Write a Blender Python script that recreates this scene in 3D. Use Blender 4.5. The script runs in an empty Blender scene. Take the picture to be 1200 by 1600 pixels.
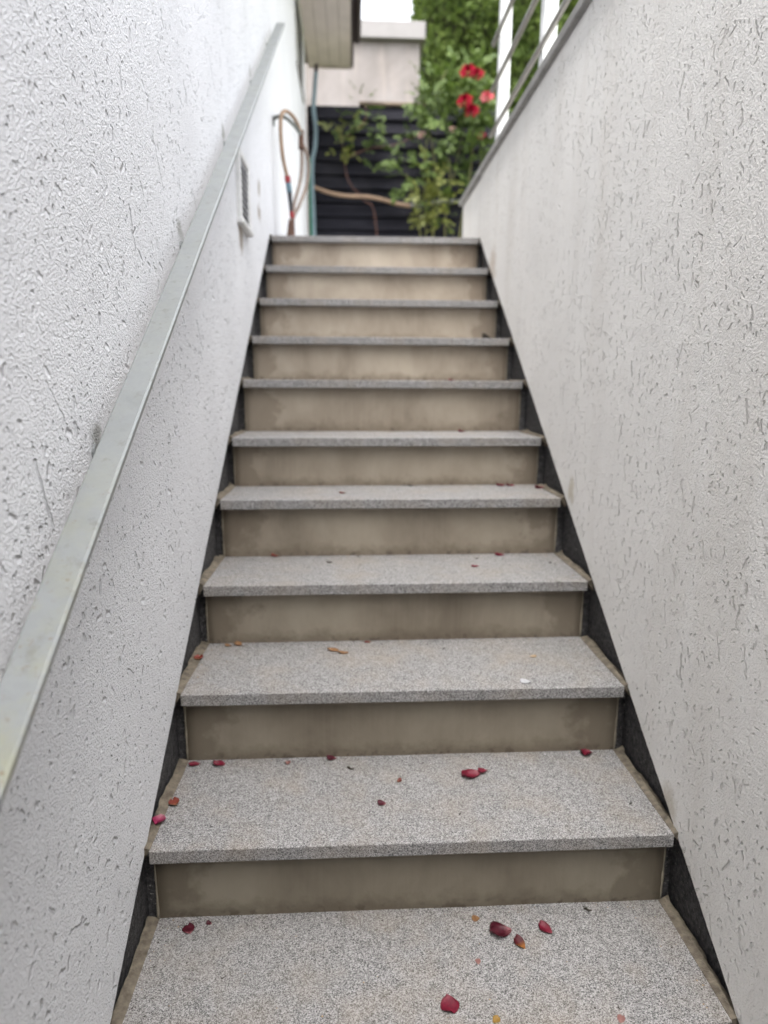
import bpy, bmesh, math, random
from mathutils import Vector, Matrix, Euler, noise
R = math.radians
random.seed(7)
sc = bpy.context.scene
COL = sc.collection

# ------------------------------------------------------------------ camera
cam_d = bpy.data.cameras.new('camera')
cam = bpy.data.objects.new('camera', cam_d)
COL.objects.link(cam)
sc.camera = cam
CAM = Vector((0.3804, -1.0774, 0.8532))
yaw, pit, rol = 0.0507, -0.2005, 0.0052
Fw = Vector((math.sin(yaw) * math.cos(pit), math.cos(yaw) * math.cos(pit), math.sin(pit)))
Rt = Vector((math.cos(yaw), -math.sin(yaw), 0))
Up = Rt.cross(Fw)
R2 = Rt * math.cos(rol) + Up * math.sin(rol)
U2 = Up * math.cos(rol) - Rt * math.sin(rol)
m = Matrix.Identity(4)
for i in range(3):
    m[i][0], m[i][1], m[i][2], m[i][3] = R2[i], U2[i], -Fw[i], CAM[i]
cam.matrix_world = m
cam_d.sensor_fit = 'VERTICAL'
cam_d.sensor_height = 36.0
cam_d.lens = 36.0 * 1000.0 / 1600.0
cam_d.clip_start = 0.02
cam_d.clip_end = 500
cam_d.dof.use_dof = True
cam_d.dof.focus_distance = 1.08
cam_d.dof.aperture_fstop = 2.3

# ------------------------------------------------------------------ light
SUN_EL, SUN_AZ = R(70), R(195)          # azimuth measured from +y towards +x
world = bpy.data.worlds.new('World')
sc.world = world
world.use_nodes = True
wn = world.node_tree
wn.nodes.clear()
sky = wn.nodes.new('ShaderNodeTexSky')
sky.sky_type = 'NISHITA'
sky.sun_disc = False
sky.sun_elevation = SUN_EL
sky.sun_rotation = SUN_AZ
sky.air_density = 1.0
sky.dust_density = 6.0
sky.ozone_density = 1.0
hs = wn.nodes.new('ShaderNodeHueSaturation')
hs.inputs['Saturation'].default_value = 0.22
bg = wn.nodes.new('ShaderNodeBackground')
bg.inputs['Strength'].default_value = 0.15
wo = wn.nodes.new('ShaderNodeOutputWorld')
wn.links.new(sky.outputs[0], hs.inputs['Color'])
wn.links.new(hs.outputs[0], bg.inputs['Color'])
wn.links.new(bg.outputs[0], wo.inputs[0])
sun_d = bpy.data.lights.new('sun', 'SUN')
sun_d.energy = 0.5
sun_d.angle = R(60)
sun_d.color = (1.0, 0.97, 0.93)
sun = bpy.data.objects.new('sun', sun_d)
COL.objects.link(sun)
sdir = Vector((math.sin(SUN_AZ) * math.cos(SUN_EL), math.cos(SUN_AZ) * math.cos(SUN_EL), math.sin(SUN_EL)))
sun.rotation_euler = sdir.to_track_quat('Z', 'Y').to_euler()
sun.location = sdir * 30
vs = sc.view_settings
vs.view_transform = 'Standard'
vs.look = 'None'
vs.gamma = 1
vs.use_curve_mapping = False
vs.exposure = 2.52

# ------------------------------------------------------------------ helpers
def tag(o, label=None, cat=None, group=None, kind=None):
    if label: o['label'] = label
    if cat: o['category'] = cat
    if group: o['group'] = group
    if kind: o['kind'] = kind
    return o

def empty(name, loc=(0, 0, 0), **k):
    o = bpy.data.objects.new(name, None)
    o.location = loc
    o.empty_display_size = 0.1
    COL.objects.link(o)
    return tag(o, **k)

def obj(name, bm, mat, parent=None, smooth=False, **k):
    me = bpy.data.meshes.new(name)
    bm.normal_update()
    bm.to_mesh(me)
    bm.free()
    if smooth:
        for p in me.polygons: p.use_smooth = True
    mats = mat if isinstance(mat, (list, tuple)) else [mat]
    for x in mats: me.materials.append(x)
    o = bpy.data.objects.new(name, me)
    COL.objects.link(o)
    if parent is not None:
        o.parent = parent
        # parents sit at their own base: keep the mesh where it was modelled
        pl = Vector((0, 0, 0))
        p = parent
        while p is not None:
            pl += p.location
            p = p.parent
        o.location = -pl
    return tag(o, **k)

def box(bm, x0, x1, y0, y1, z0, z1, bev=0.0, seg=1, mi=0):
    vs_ = [bm.verts.new((x, y, z)) for x in (x0, x1) for y in (y0, y1) for z in (z0, z1)]
    q = [(0, 1, 3, 2), (4, 6, 7, 5), (0, 4, 5, 1), (2, 3, 7, 6), (0, 2, 6, 4), (1, 5, 7, 3)]
    fs = [bm.faces.new([vs_[i] for i in f]) for f in q]
    for f in fs: f.material_index = mi
    if bev > 0:
        es = list({e for f in fs for e in f.edges})
        bmesh.ops.bevel(bm, geom=es, offset=bev, segments=seg, affect='EDGES', profile=0.5)
    return vs_

def newbox(*a, **k):
    bm = bmesh.new()
    box(bm, *a, **k)
    return bm

def smooth_path(pts, n=8):
    P = [Vector(p) for p in pts]
    if len(P) < 3: return P
    out = []
    for i in range(len(P) - 1):
        p0 = P[max(i - 1, 0)]; p1 = P[i]; p2 = P[i + 1]; p3 = P[min(i + 2, len(P) - 1)]
        for j in range(n):
            t = j / n
            out.append(0.5 * ((2 * p1) + (p2 - p0) * t + (2 * p0 - 5 * p1 + 4 * p2 - p3) * t * t + (3 * p1 - p0 - 3 * p2 + p3) * t ** 3))
    out.append(P[-1])
    return out

def tube(bm, pts, r, sides=8, mi=0, r1=None):
    n = len(pts)
    rings = []
    nv = None
    for i, p in enumerate(pts):
        d = (pts[min(i + 1, n - 1)] - pts[max(i - 1, 0)]).normalized()
        if nv is None:
            nv = d.orthogonal().normalized()
        nv = (nv - d * nv.dot(d)).normalized()
        b = d.cross(nv)
        rr = r if r1 is None else r + (r1 - r) * i / (n - 1)
        rings.append([bm.verts.new(p + (nv * math.cos(a) + b * math.sin(a)) * rr) for a in [2 * math.pi * k / sides for k in range(sides)]])
    for i in range(n - 1):
        for k in range(sides):
            f = bm.faces.new((rings[i][k], rings[i][(k + 1) % sides], rings[i + 1][(k + 1) % sides], rings[i + 1][k]))
            f.material_index = mi
    for ring, rev in ((rings[0], True), (rings[-1], False)):
        f = bm.faces.new(list(reversed(ring)) if rev else ring)
        f.material_index = mi

# ------------------------------------------------------------------ materials
class NT:
    def __init__(s, name, rough=0.8, metal=0.0, spec=0.3):
        s.mat = bpy.data.materials.new(name)
        s.mat.use_nodes = True
        s.t = s.mat.node_tree
        s.b = s.t.nodes['Principled BSDF']
        s.b.inputs['Roughness'].default_value = rough
        s.b.inputs['Metallic'].default_value = metal
        s.b.inputs['Specular IOR Level'].default_value = spec
        s.tc = s.t.nodes.new('ShaderNodeTexCoord').outputs['Object']
    def n(s, typ, ins=None, **pr):
        x = s.t.nodes.new(typ)
        for k, v in pr.items(): setattr(x, k, v)
        for k, v in (ins or {}).items():
            if hasattr(v, 'is_output') or isinstance(v, bpy.types.NodeSocket): s.t.links.new(v, x.inputs[k])
            else: x.inputs[k].default_value = v
        return x
    def math(s, op, a, b=None, c=None, clamp=False):
        ins = {0: a}
        if b is not None: ins[1] = b
        if c is not None: ins[2] = c
        return s.n('ShaderNodeMath', ins, operation=op, use_clamp=clamp).outputs[0]
    def vmath(s, op, a, b=None, scale=None):
        ins = {0: a}
        if b is not None: ins[1] = b
        if scale is not None: ins['Scale'] = scale
        x = s.n('ShaderNodeVectorMath', ins, operation=op)
        return x.outputs['Value'] if op in ('DOT_PRODUCT', 'LENGTH') else x.outputs['Vector']
    def noise(s, scale, detail=3, rough=0.55, vec=None, out='Fac', dist=0.0):
        x = s.n('ShaderNodeTexNoise', {'Vector': vec or s.tc, 'Scale': scale, 'Detail': detail, 'Roughness': rough, 'Distortion': dist})
        return x.outputs[out]
    def mapv(s, scale=(1, 1, 1), loc=(0, 0, 0), rot=(0, 0, 0)):
        return s.n('ShaderNodeMapping', {'Vector': s.tc, 'Scale': scale, 'Location': loc, 'Rotation': rot}).outputs[0]
    def ramp(s, fac, stops, interp='LINEAR'):
        x = s.n('ShaderNodeValToRGB', {'Fac': fac})
        x.color_ramp.interpolation = interp
        el = x.color_ramp.elements
        while len(el) < len(stops): el.new(0.5)
        for e, (p, c) in zip(el, stops):
            e.position = p
            e.color = (c, c, c, 1) if not isinstance(c, (tuple, list)) else (c[0], c[1], c[2], 1)
        return x.outputs[0]
    def mix(s, fac, a, b, mode='MIX'):
        x = s.n('ShaderNodeMix', data_type='RGBA', blend_type=mode)
        for k, v in ((0, fac), (6, a), (7, b)):
            if isinstance(v, bpy.types.NodeSocket): s.t.links.new(v, x.inputs[k])
            elif k == 0: x.inputs[k].default_value = v
            else: x.inputs[k].default_value = (v[0], v[1], v[2], 1)
        return x.outputs[2]
    def col(s, c):
        if isinstance(c, bpy.types.NodeSocket): s.t.links.new(c, s.b.inputs['Base Color'])
        else: s.b.inputs['Base Color'].default_value = (c[0], c[1], c[2], 1)
        return s
    def bump(s, h, strength=0.5, dist=0.01):
        x = s.n('ShaderNodeBump', {'Height': h, 'Strength': strength, 'Distance': dist})
        s.t.links.new(x.outputs[0], s.b.inputs['Normal'])
        return s
    def rough(s, v):
        s.t.links.new(v, s.b.inputs['Roughness'])
        return s

def plain(name, c, rough=0.6, metal=0.0, var=0.15, scale=30, spec=0.3, bump=0.0):
    t = NT(name, rough, metal, spec)
    f = t.noise(scale, 4)
    a = tuple(x * (1 - var) for x in c)
    b = tuple(min(1, x * (1 + var)) for x in c)
    t.col(t.ramp(f, [(0.3, a), (0.7, b)]))
    if bump: t.bump(t.noise(scale * 4, 3), bump, 0.003)
    return t.mat

def plaster(name, base, shade_dirt, layers, grain=0.5, grain_scale=330, streak=0.0, marks=None, depth=1.5, tint=0.55, trowel=0.6):
    """Scratched render: fine sandy grain with worm-shaped pits dragged out by the float."""
    t = NT(name, 0.92, 0, 0.15)
    sep = t.n('ShaderNodeSeparateXYZ', {0: t.tc})
    flat = t.n('ShaderNodeCombineXYZ', {0: sep.outputs[1], 1: sep.outputs[2], 2: 0.0}).outputs[0]
    wob = t.noise(60, 2, vec=flat, out='Color')
    wob = t.vmath('SUBTRACT', wob, (0.5, 0.5, 0.5))
    pit = None
    for (sc_, L, w, keep, ang0, ang1, wsc) in layers:
        v = t.vmath('ADD', flat, t.vmath('SCALE', wob, scale=wsc))
        vo = t.n('ShaderNodeTexVoronoi', {'Vector': v, 'Scale': sc_, 'Randomness': 1.0}, voronoi_dimensions='2D')
        d = t.vmath('SUBTRACT', v, vo.outputs['Position'])
        cs = t.n('ShaderNodeSeparateColor', {0: vo.outputs['Color']})
        ang = t.math('MULTIPLY_ADD', cs.outputs[0], ang1 - ang0, ang0)
        ca, sa = t.math('COSINE', ang), t.math('SINE', ang)
        dirv = t.n('ShaderNodeCombineXYZ', {0: ca, 1: sa}).outputs[0]
        per = t.n('ShaderNodeCombineXYZ', {0: t.math('MULTIPLY', sa, -1.0), 1: ca}).outputs[0]
        a = t.vmath('DOT_PRODUCT', d, dirv)
        b = t.vmath('DOT_PRODUCT', d, per)
        ln = t.math('MULTIPLY_ADD', t.math('POWER', cs.outputs[1], 2.0), L, L * 0.12)
        a2 = t.math('MAXIMUM', t.math('SUBTRACT', t.math('ABSOLUTE', a), ln), 0.0)
        dist = t.math('SQRT', t.math('ADD', t.math('MULTIPLY', a2, a2), t.math('MULTIPLY', b, b)))
        g = t.n('ShaderNodeMapRange', {0: dist, 1: w * 0.1, 2: w, 3: 1.0, 4: 0.0}, interpolation_type='SMOOTHSTEP').outputs[0]
        k = t.math('LESS_THAN', cs.outputs[2], keep)
        # pits gather in patches, as the float leaves them
        g = t.math('MULTIPLY', g, k)
        pit = g if pit is None else t.math('MAXIMUM', pit, g)
    patch = t.n('ShaderNodeMapRange', {0: t.noise(5, 3, vec=flat), 1: 0.36, 2: 0.55, 3: 0.25, 4: 1.0}).outputs[0]
    pit = t.math('MULTIPLY', pit, patch)
    fine = t.noise(grain_scale, 2, 0.5)
    vg = t.n('ShaderNodeTexVoronoi', {'Vector': t.tc, 'Scale': grain_scale * 0.75})
    # rounded sand grains standing proud of the coat
    fine = t.math('MULTIPLY_ADD', vg.outputs['Distance'], -0.35, fine)
    med = t.noise(120, 3, 0.6)
    big = t.noise(22, 3, 0.5)
    h = t.math('MULTIPLY_ADD', fine, grain * 0.75, t.math('MULTIPLY', med, grain * 0.5))
    h = t.math('MULTIPLY_ADD', big, 0.35, h)
    h = t.math('MULTIPLY_ADD', t.noise(1.0, 3, 0.6, vec=t.vmath('MULTIPLY', flat, (70.0, 22.0, 1.0)), dist=0.8), trowel, h)
    h = t.math('MULTIPLY_ADD', pit, -depth, h)
    t.bump(h, 1.0, 0.0052)
    c = t.mix(t.ramp(t.noise(3.0, 4), [(0.35, 0), (0.7, 1)]), base, tuple(x * 0.93 for x in base))
    c = t.mix(t.math('MULTIPLY', pit, tint), c, shade_dirt)  # pits greyed: painted shade that the bump lacks, plus trapped dirt
    # fine grey specks
    c = t.mix(t.ramp(t.noise(grain_scale * 0.8, 2), [(0.60, 0), (0.75, 0.12)]), c, shade_dirt)
    if streak:
        sv = t.mapv((3, 6, 0.8))
        c = t.mix(t.math('MULTIPLY', t.ramp(t.noise(1.0, 4, vec=sv), [(0.5, 0), (0.75, 1)]), streak), c, (0.47, 0.41, 0.34))
    for (y, z, ry, rz, colr, amt) in (marks or []):
        q = t.vmath('MULTIPLY', t.vmath('SUBTRACT', t.tc, (0, y, z)), (0, 1 / ry, 1 / rz))
        q = t.vmath('ADD', q, t.vmath('SCALE', t.vmath('SUBTRACT', t.noise(25, 3, out='Color'), (0.5, 0.5, 0.5)), scale=1.6))
        dd = t.vmath('LENGTH', t.vmath('MULTIPLY', q, (0, 1, 1)))
        f = t.n('ShaderNodeMapRange', {0: dd, 1: 0.3, 2: 1.0, 3: amt, 4: 0.0}, interpolation_type='SMOOTHSTEP').outputs[0]
        c = t.mix(f, c, colr)
    t.col(c)
    return t.mat

PI = math.pi
MUD = (0.20, 0.17, 0.13)
M = {}
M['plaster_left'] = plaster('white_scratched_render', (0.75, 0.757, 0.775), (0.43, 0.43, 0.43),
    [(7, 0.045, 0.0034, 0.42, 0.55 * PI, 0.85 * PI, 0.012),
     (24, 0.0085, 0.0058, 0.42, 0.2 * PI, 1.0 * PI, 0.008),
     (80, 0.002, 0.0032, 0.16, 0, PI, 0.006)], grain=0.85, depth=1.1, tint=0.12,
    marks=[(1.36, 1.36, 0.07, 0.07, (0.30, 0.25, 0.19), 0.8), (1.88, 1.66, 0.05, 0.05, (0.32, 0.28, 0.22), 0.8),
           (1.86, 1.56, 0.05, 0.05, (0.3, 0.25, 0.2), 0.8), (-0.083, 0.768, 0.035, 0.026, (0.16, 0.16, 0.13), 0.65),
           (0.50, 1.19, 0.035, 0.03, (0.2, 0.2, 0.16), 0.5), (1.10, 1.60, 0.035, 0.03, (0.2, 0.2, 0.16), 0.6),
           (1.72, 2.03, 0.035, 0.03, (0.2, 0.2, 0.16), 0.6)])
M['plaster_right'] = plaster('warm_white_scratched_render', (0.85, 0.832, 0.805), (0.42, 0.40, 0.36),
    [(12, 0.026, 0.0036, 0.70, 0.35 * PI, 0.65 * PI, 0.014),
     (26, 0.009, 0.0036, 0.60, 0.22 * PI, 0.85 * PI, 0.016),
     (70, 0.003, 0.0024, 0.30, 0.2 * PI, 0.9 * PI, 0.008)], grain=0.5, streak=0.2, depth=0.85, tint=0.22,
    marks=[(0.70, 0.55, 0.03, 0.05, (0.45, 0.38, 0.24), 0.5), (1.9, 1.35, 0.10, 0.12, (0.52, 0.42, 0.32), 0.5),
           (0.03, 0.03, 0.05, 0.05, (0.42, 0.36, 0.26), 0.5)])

def mk_bitumen():
    t = NT('black_bitumen_coating', 0.85, 0, 0.25)
    f = t.noise(90, 4, 0.65)
    c = t.ramp(f, [(0.3, (0.035, 0.034, 0.036)), (0.72, (0.125, 0.122, 0.124))])
    sp = t.ramp(t.noise(210, 2, 0.6), [(0.62, 0), (0.72, 1)])
    c = t.mix(t.math('MULTIPLY', sp, t.ramp(t.noise(14, 2), [(0.30, 0.15), (0.65, 0.9)])), c, (0.34, 0.32, 0.30))
    c = t.mix(t.ramp(t.noise(48, 5, 0.7), [(0.60, 0), (0.70, 0.55)]), c, (0.27, 0.26, 0.25))
    t.col(c).bump(t.noise(110, 4, 0.7), 1.0, 0.008)
    return t.mat
M['bitumen'] = mk_bitumen()

def mk_granite():
    t = NT('speckled_grey_granite', 0.62, 0, 0.35)
    wv = t.vmath('ADD', t.tc, t.vmath('SCALE', t.vmath('SUBTRACT', t.noise(700, 1, out='Color'), (.5, .5, .5)), scale=0.0009))
    vo = t.n('ShaderNodeTexVoronoi', {'Vector': wv, 'Scale': 640.0, 'Randomness': 1.0})
    cs = t.n('ShaderNodeSeparateColor', {0: vo.outputs['Color']})
    dens = t.math('MULTIPLY_ADD', t.math('SUBTRACT', t.noise(60, 3), 0.5), 0.35, cs.outputs[0])
    c = t.ramp(dens, [(0.0, (0.0330, 0.0330, 0.0330)), (0.15, (0.1032, 0.1032, 0.1021)), (0.29, (0.1858, 0.1826, 0.1806)), (0.52, (0.2786, 0.2714, 0.2683)), (0.78, (0.4025, 0.3890, 0.3859))], 'CONSTANT')
    c = t.mix(0.12, c, (0.2374, 0.2311, 0.2270))
    # faint tan weathering and grime
    c = t.mix(t.ramp(t.noise(9, 4, 0.6), [(0.46, 0), (0.75, 0.38)]), c, (0.27, 0.22, 0.165))
    c = t.mix(t.ramp(t.noise(4, 4, 0.6, vec=t.mapv((1, 1, 1), (7, 3, 1))), [(0.5, 0), (0.8, 0.22)]), c, (0.22, 0.21, 0.19))
    t.col(c).bump(t.math('ADD', t.noise(600, 2), cs.outputs[1]), 0.35, 0.0012)
    return t.mat
M['granite'] = mk_granite()

def mk_riser():
    t = NT('smooth_grey_brown_mortar', 0.75, 0, 0.3)
    rnd = t.n('ShaderNodeObjectInfo').outputs['Random']
    off = t.n('ShaderNodeCombineXYZ', {0: t.math('MULTIPLY', rnd, 37.0), 1: 0.0, 2: t.math('MULTIPLY', rnd, 11.0)}).outputs[0]
    v = t.vmath('ADD', t.tc, off)
    vs1 = t.vmath('MULTIPLY', v, (4.5, 1.0, 2.6))
    vs2 = t.vmath('MULTIPLY', v, (130.0, 1.0, 2.5))
    blot = t.noise(1.0, 5, 0.6, vec=vs1, dist=0.3)
    c = t.ramp(blot, [(0.30, (0.195, 0.168, 0.132)), (0.48, (0.275, 0.243, 0.195)), (0.66, (0.345, 0.312, 0.255))])
    c = t.mix(t.math('MULTIPLY', t.ramp(t.noise(1.0, 2, vec=vs2), [(0.42, 0), (0.75, 1)]), 0.14), c, (0.36, 0.32, 0.26))
    uv = t.n('ShaderNodeSeparateXYZ', {0: t.n('ShaderNodeUVMap', uv_map='UVMap').outputs[0]})
    # damp marks that have risen from the tread and soaked in from both ends
    w1 = t.math('MULTIPLY_ADD', t.noise(26, 4, 0.65, vec=v), 0.55, -0.10)
    low = t.n('ShaderNodeMapRange', {0: t.math('SUBTRACT', uv.outputs[1], w1), 1: -0.12, 2: 0.10, 3: 1.0, 4: 0.0}).outputs[0]
    ed = t.math('MINIMUM', uv.outputs[0], t.math('SUBTRACT', 1.0, uv.outputs[0]))
    w2 = t.math('MULTIPLY_ADD', t.noise(9, 4, 0.6, vec=v), 0.42, -0.13)
    side = t.n('ShaderNodeMapRange', {0: t.math('SUBTRACT', ed, w2), 1: -0.02, 2: 0.02, 3: 1.0, 4: 0.0}).outputs[0]
    st = t.math('MAXIMUM', t.math('MULTIPLY', low, 0.55), t.math('MULTIPLY', side, 0.48))
    c = t.mix(st, c, (0.130, 0.103, 0.075))
    moss = t.math('MULTIPLY', t.n('ShaderNodeMapRange', {0: uv.outputs[1], 1: 0.02, 2: 0.16, 3: 1.0, 4: 0.0}).outputs[0], t.ramp(t.noise(45, 3, vec=v), [(0.52, 0), (0.66, 1)]))
    c = t.mix(t.math('MULTIPLY', moss, 0.7), c, (0.07, 0.055, 0.04))
    # dim light on the lower flights painted in, plus damp and moss; upper paler
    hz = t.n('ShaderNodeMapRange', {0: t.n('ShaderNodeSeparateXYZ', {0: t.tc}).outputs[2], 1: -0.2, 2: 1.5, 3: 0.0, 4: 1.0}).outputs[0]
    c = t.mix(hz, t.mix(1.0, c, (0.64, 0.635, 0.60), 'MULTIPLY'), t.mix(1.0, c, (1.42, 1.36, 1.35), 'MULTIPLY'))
    t.col(c).bump(t.noise(160, 3), 0.18, 0.002)
    t.rough(t.ramp(blot, [(0.3, 0.6), (0.7, 0.85)]))
    return t.mat
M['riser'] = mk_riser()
M['mortar'] = plain('tan_mortar', (0.1386, 0.1176, 0.0899), 0.9, var=0.4, scale=60, bump=0.6)
M['mortar_pale'] = plain('pale_mortar', (0.22, 0.195, 0.15), 0.9, var=0.25, scale=50, bump=0.6)

def mk_galv():
    t = NT('dull_galvanised_steel', 0.5, 0.55, 0.4)
    vo = t.n('ShaderNodeTexVoronoi', {'Vector': t.tc, 'Scale': 120.0})
    cs = t.n('ShaderNodeSeparateColor', {0: vo.outputs['Color']})
    c = t.mix(t.math('MULTIPLY', cs.outputs[0], 0.18), (0.32, 0.335, 0.337), (0.24, 0.255, 0.26))
    sx = t.n('ShaderNodeSeparateXYZ', {0: t.tc})
    lowend = t.n('ShaderNodeMapRange', {0: sx.outputs[1], 1: -0.6, 2: -0.15, 3: 1.0, 4: 0.12}).outputs[0]
    alg = t.math('MULTIPLY', t.ramp(t.noise(16, 5, 0.65), [(0.42, 0), (0.62, 0.75)]), lowend)
    c = t.mix(alg, c, (0.36, 0.36, 0.25))
    rust = t.math('MULTIPLY', t.ramp(t.noise(85, 4, 0.7), [(0.60, 0), (0.68, 0.85)]), lowend)
    c = t.mix(rust, c, (0.22, 0.15, 0.08))
    c = t.mix(t.ramp(t.noise(38, 4, 0.65), [(0.58, 0), (0.70, 0.55)]), c, (0.22, 0.22, 0.19))
    t.col(c).bump(t.noise(70, 3), 0.12, 0.002)
    t.rough(t.ramp(t.noise(24, 3), [(0.3, 0.42), (0.7, 0.62)]))
    return t.mat
M['galv'] = mk_galv()
M['steel'] = plain('brushed_stainless_steel', (0.42, 0.40, 0.37), 0.35, 0.9, 0.15, 40)
M['white_paint'] = plain('white_powder_coat', (0.82, 0.83, 0.84), 0.4, 0, 0.04, 20)
M['coping'] = plain('weathered_grey_coping', (0.27, 0.265, 0.255), 0.8, 0, 0.2, 25, bump=0.4)
M['soffit'] = plain('taupe_soffit_paint', (0.65, 0.585, 0.58), 0.6, 0, 0.08, 6)
M['fascia'] = plain('dark_brown_fascia', (0.045, 0.032, 0.035), 0.5, 0, 0.2, 12)
M['tile'] = plain('dark_roof_sheet', (0.10, 0.07, 0.06), 0.8, 0, 0.2, 12)
M['grey_plastic'] = plain('grey_plastic', (0.30, 0.30, 0.31), 0.5, 0, 0.1, 20)
M['vent_white'] = plain('off_white_plastic', (0.66, 0.66, 0.65), 0.5, 0, 0.08, 20)
M['glass'] = plain('dark_window_pane', (0.05, 0.055, 0.06), 0.08, 0, 0.1, 3, spec=0.6)

def mk_fence():
    t = NT('dark_stained_timber', 0.8, 0, 0.12)
    v = t.mapv((3, 30, 60))
    f = t.noise(1.0, 5, 0.6, vec=v)
    c = t.ramp(f, [(0.3, (0.007, 0.007, 0.010)), (0.6, (0.016, 0.016, 0.022)), (0.8, (0.035, 0.034, 0.04))])
    c = t.mix(t.ramp(t.noise(2.5, 3), [(0.5, 0), (0.75, 0.5)]), c, (0.04, 0.039, 0.045))
    t.col(c).bump(f, 0.4, 0.004)
    return t.mat
M['fence'] = mk_fence()
M['fence_brown'] = plain('bare_brown_timber', (0.13, 0.10, 0.075), 0.8, 0, 0.3, 12)

def mk_far_wall():
    t = NT('stained_pinkish_render', 0.9, 0, 0.2)
    f = t.noise(2.0, 5, 0.62, dist=0.4)
    c = t.ramp(f, [(0.3, (0.1596, 0.1445, 0.1344)), (0.55, (0.2184, 0.1999, 0.1924)), (0.75, (0.2520, 0.2369, 0.2293))])
    v = t.mapv((7, 1, 1.0))
    c = t.mix(t.math('MULTIPLY', t.ramp(t.noise(1.0, 4, vec=v), [(0.5, 0), (0.72, 1)]), 0.35), c, (0.36, 0.31, 0.28))
    t.col(c).bump(t.noise(120, 3), 0.4, 0.004)
    return t.mat
M['far_wall'] = mk_far_wall()
M['far_cap'] = plain('pale_concrete_cap', (0.2100, 0.2016, 0.1999), 0.8, 0, 0.07, 6)

def leafmat(name, dark, light, rough=0.5, scale=4.0, fine=60.0):
    t = NT(name, rough, 0, 0.35)
    f = t.math('MULTIPLY_ADD', t.noise(fine, 1), 0.6, t.math('MULTIPLY', t.noise(scale, 3), 0.5))
    t.col(t.ramp(f, [(0.36, dark), (0.72, light)]))
    t.b.inputs['Subsurface Weight'].default_value = 0.0
    tr = t.n('ShaderNodeBsdfTranslucent')
    cr = t.b.inputs['Base Color'].links[0].from_socket
    t.t.links.new(cr, tr.inputs[0])
    mx = t.n('ShaderNodeMixShader', {0: 0.28})
    t.t.links.new(t.b.outputs[0], mx.inputs[1])
    t.t.links.new(tr.outputs[0], mx.inputs[2])
    t.t.links.new(mx.outputs[0], t.t.nodes['Material Output'].inputs[0])
    return t.mat
M['hedge'] = leafmat('clipped_conifer_green', (0.0294, 0.0571, 0.0109), (0.1344, 0.1890, 0.0378), 0.8, 1.8, 14.0)
M['hedge_core'] = plain('shaded_twigs', (0.03, 0.032, 0.014), 0.9, 0, 0.4, 5)
M['rose_leaf'] = leafmat('rose_leaf_green', (0.028, 0.056, 0.010), (0.098, 0.145, 0.028), 0.7, 7, 30)
M['rose_leaf_yellow'] = leafmat('yellowing_rose_leaf', (0.0714, 0.0924, 0.0168), (0.1764, 0.1890, 0.0420), 0.5, 7, 30)
M['cane'] = plain('green_brown_cane', (0.1176, 0.1176, 0.0462), 0.6, 0, 0.35, 14)
M['cane_red'] = plain('red_brown_cane', (0.10, 0.05, 0.04), 0.6, 0, 0.35, 14)
M['rose_red'] = plain('crimson_rose', (0.1650, 0.0015, 0.0120), 0.85, 0, 0.25, 25, spec=0.08)
M['rose_pink'] = plain('faded_pink_rose', (0.3150, 0.0385, 0.0525), 0.55, 0, 0.25, 25)
M['rose_pale'] = plain('pale_pink_rose', (0.55, 0.36, 0.33), 0.55, 0, 0.25, 25)

def petalmat(name, a, b, edge=None, es=0.0):
    t = NT(name, 0.5, 0, 0.35)
    f = t.noise(160, 4, 0.6)
    c = t.ramp(f, [(0.3, a), (0.7, b)])
    if edge:
        uv = t.n('ShaderNodeSeparateXYZ', {0: t.n('ShaderNodeUVMap', uv_map='UVMap').outputs[0]})
        k = t.n('ShaderNodeMapRange', {0: t.math('MULTIPLY_ADD', t.noise(200, 3), 0.3, uv.outputs[1]), 1: es, 2: es + 0.3, 3: 1.0, 4: 0.0}).outputs[0]
        c = t.mix(k, c, edge)
    vein = t.noise(1.0, 2, vec=t.mapv((900, 90, 300)))
    t.col(c).bump(vein, 0.25, 0.0008)
    return t.mat
P = {
 'crimson': petalmat('crimson_petal', (0.085, 0.002, 0.011), (0.145, 0.004, 0.020), (0.20, 0.05, 0.065), 0.16),
 'dark': petalmat('dark_crimson_petal', (0.030, 0.0015, 0.005), (0.062, 0.002, 0.011), (0.22, 0.08, 0.09), 0.18),
 'pink': petalmat('pink_petal', (0.1920, 0.0080, 0.0464), (0.2400, 0.0240, 0.0720), (0.3040, 0.1120, 0.1440), 0.25),
 'pale': petalmat('pale_pink_petal', (0.1920, 0.0800, 0.0720), (0.2400, 0.1280, 0.1120)),
 'tip': petalmat('dark_petal_with_orange_tip', (0.042, 0.002, 0.006), (0.075, 0.005, 0.009), (0.22, 0.085, 0.016), 0.42),
 'redor': petalmat('dried_red_orange_petal', (0.1200, 0.0192, 0.0128), (0.1600, 0.0336, 0.0208), (0.1440, 0.0640, 0.0320), 0.35),
 'orange': petalmat('dry_orange_leaf', (0.1600, 0.0760, 0.0320), (0.2160, 0.1200, 0.0560)),
 'yellow': petalmat('yellow_leaf', (0.2080, 0.1120, 0.0176), (0.2560, 0.1520, 0.0280)),
 'tan': petalmat('tan_leaf', (0.2880, 0.2000, 0.1200), (0.3680, 0.2720, 0.1760)),
 'white': petalmat('white_petal', (0.3520, 0.3520, 0.3680), (0.4160, 0.4160, 0.4320)),
 'twig': petalmat('dark_bark_bit', (0.022, 0.018, 0.012), (0.05, 0.04, 0.03)),
}
M['hose_tan'] = plain('tan_rubber_hose', (0.2772, 0.1890, 0.1260), 0.5, 0, 0.15, 20)
M['hose_brown'] = plain('brown_rubber_hose', (0.2268, 0.1764, 0.1470), 0.5, 0, 0.15, 20)
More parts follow.
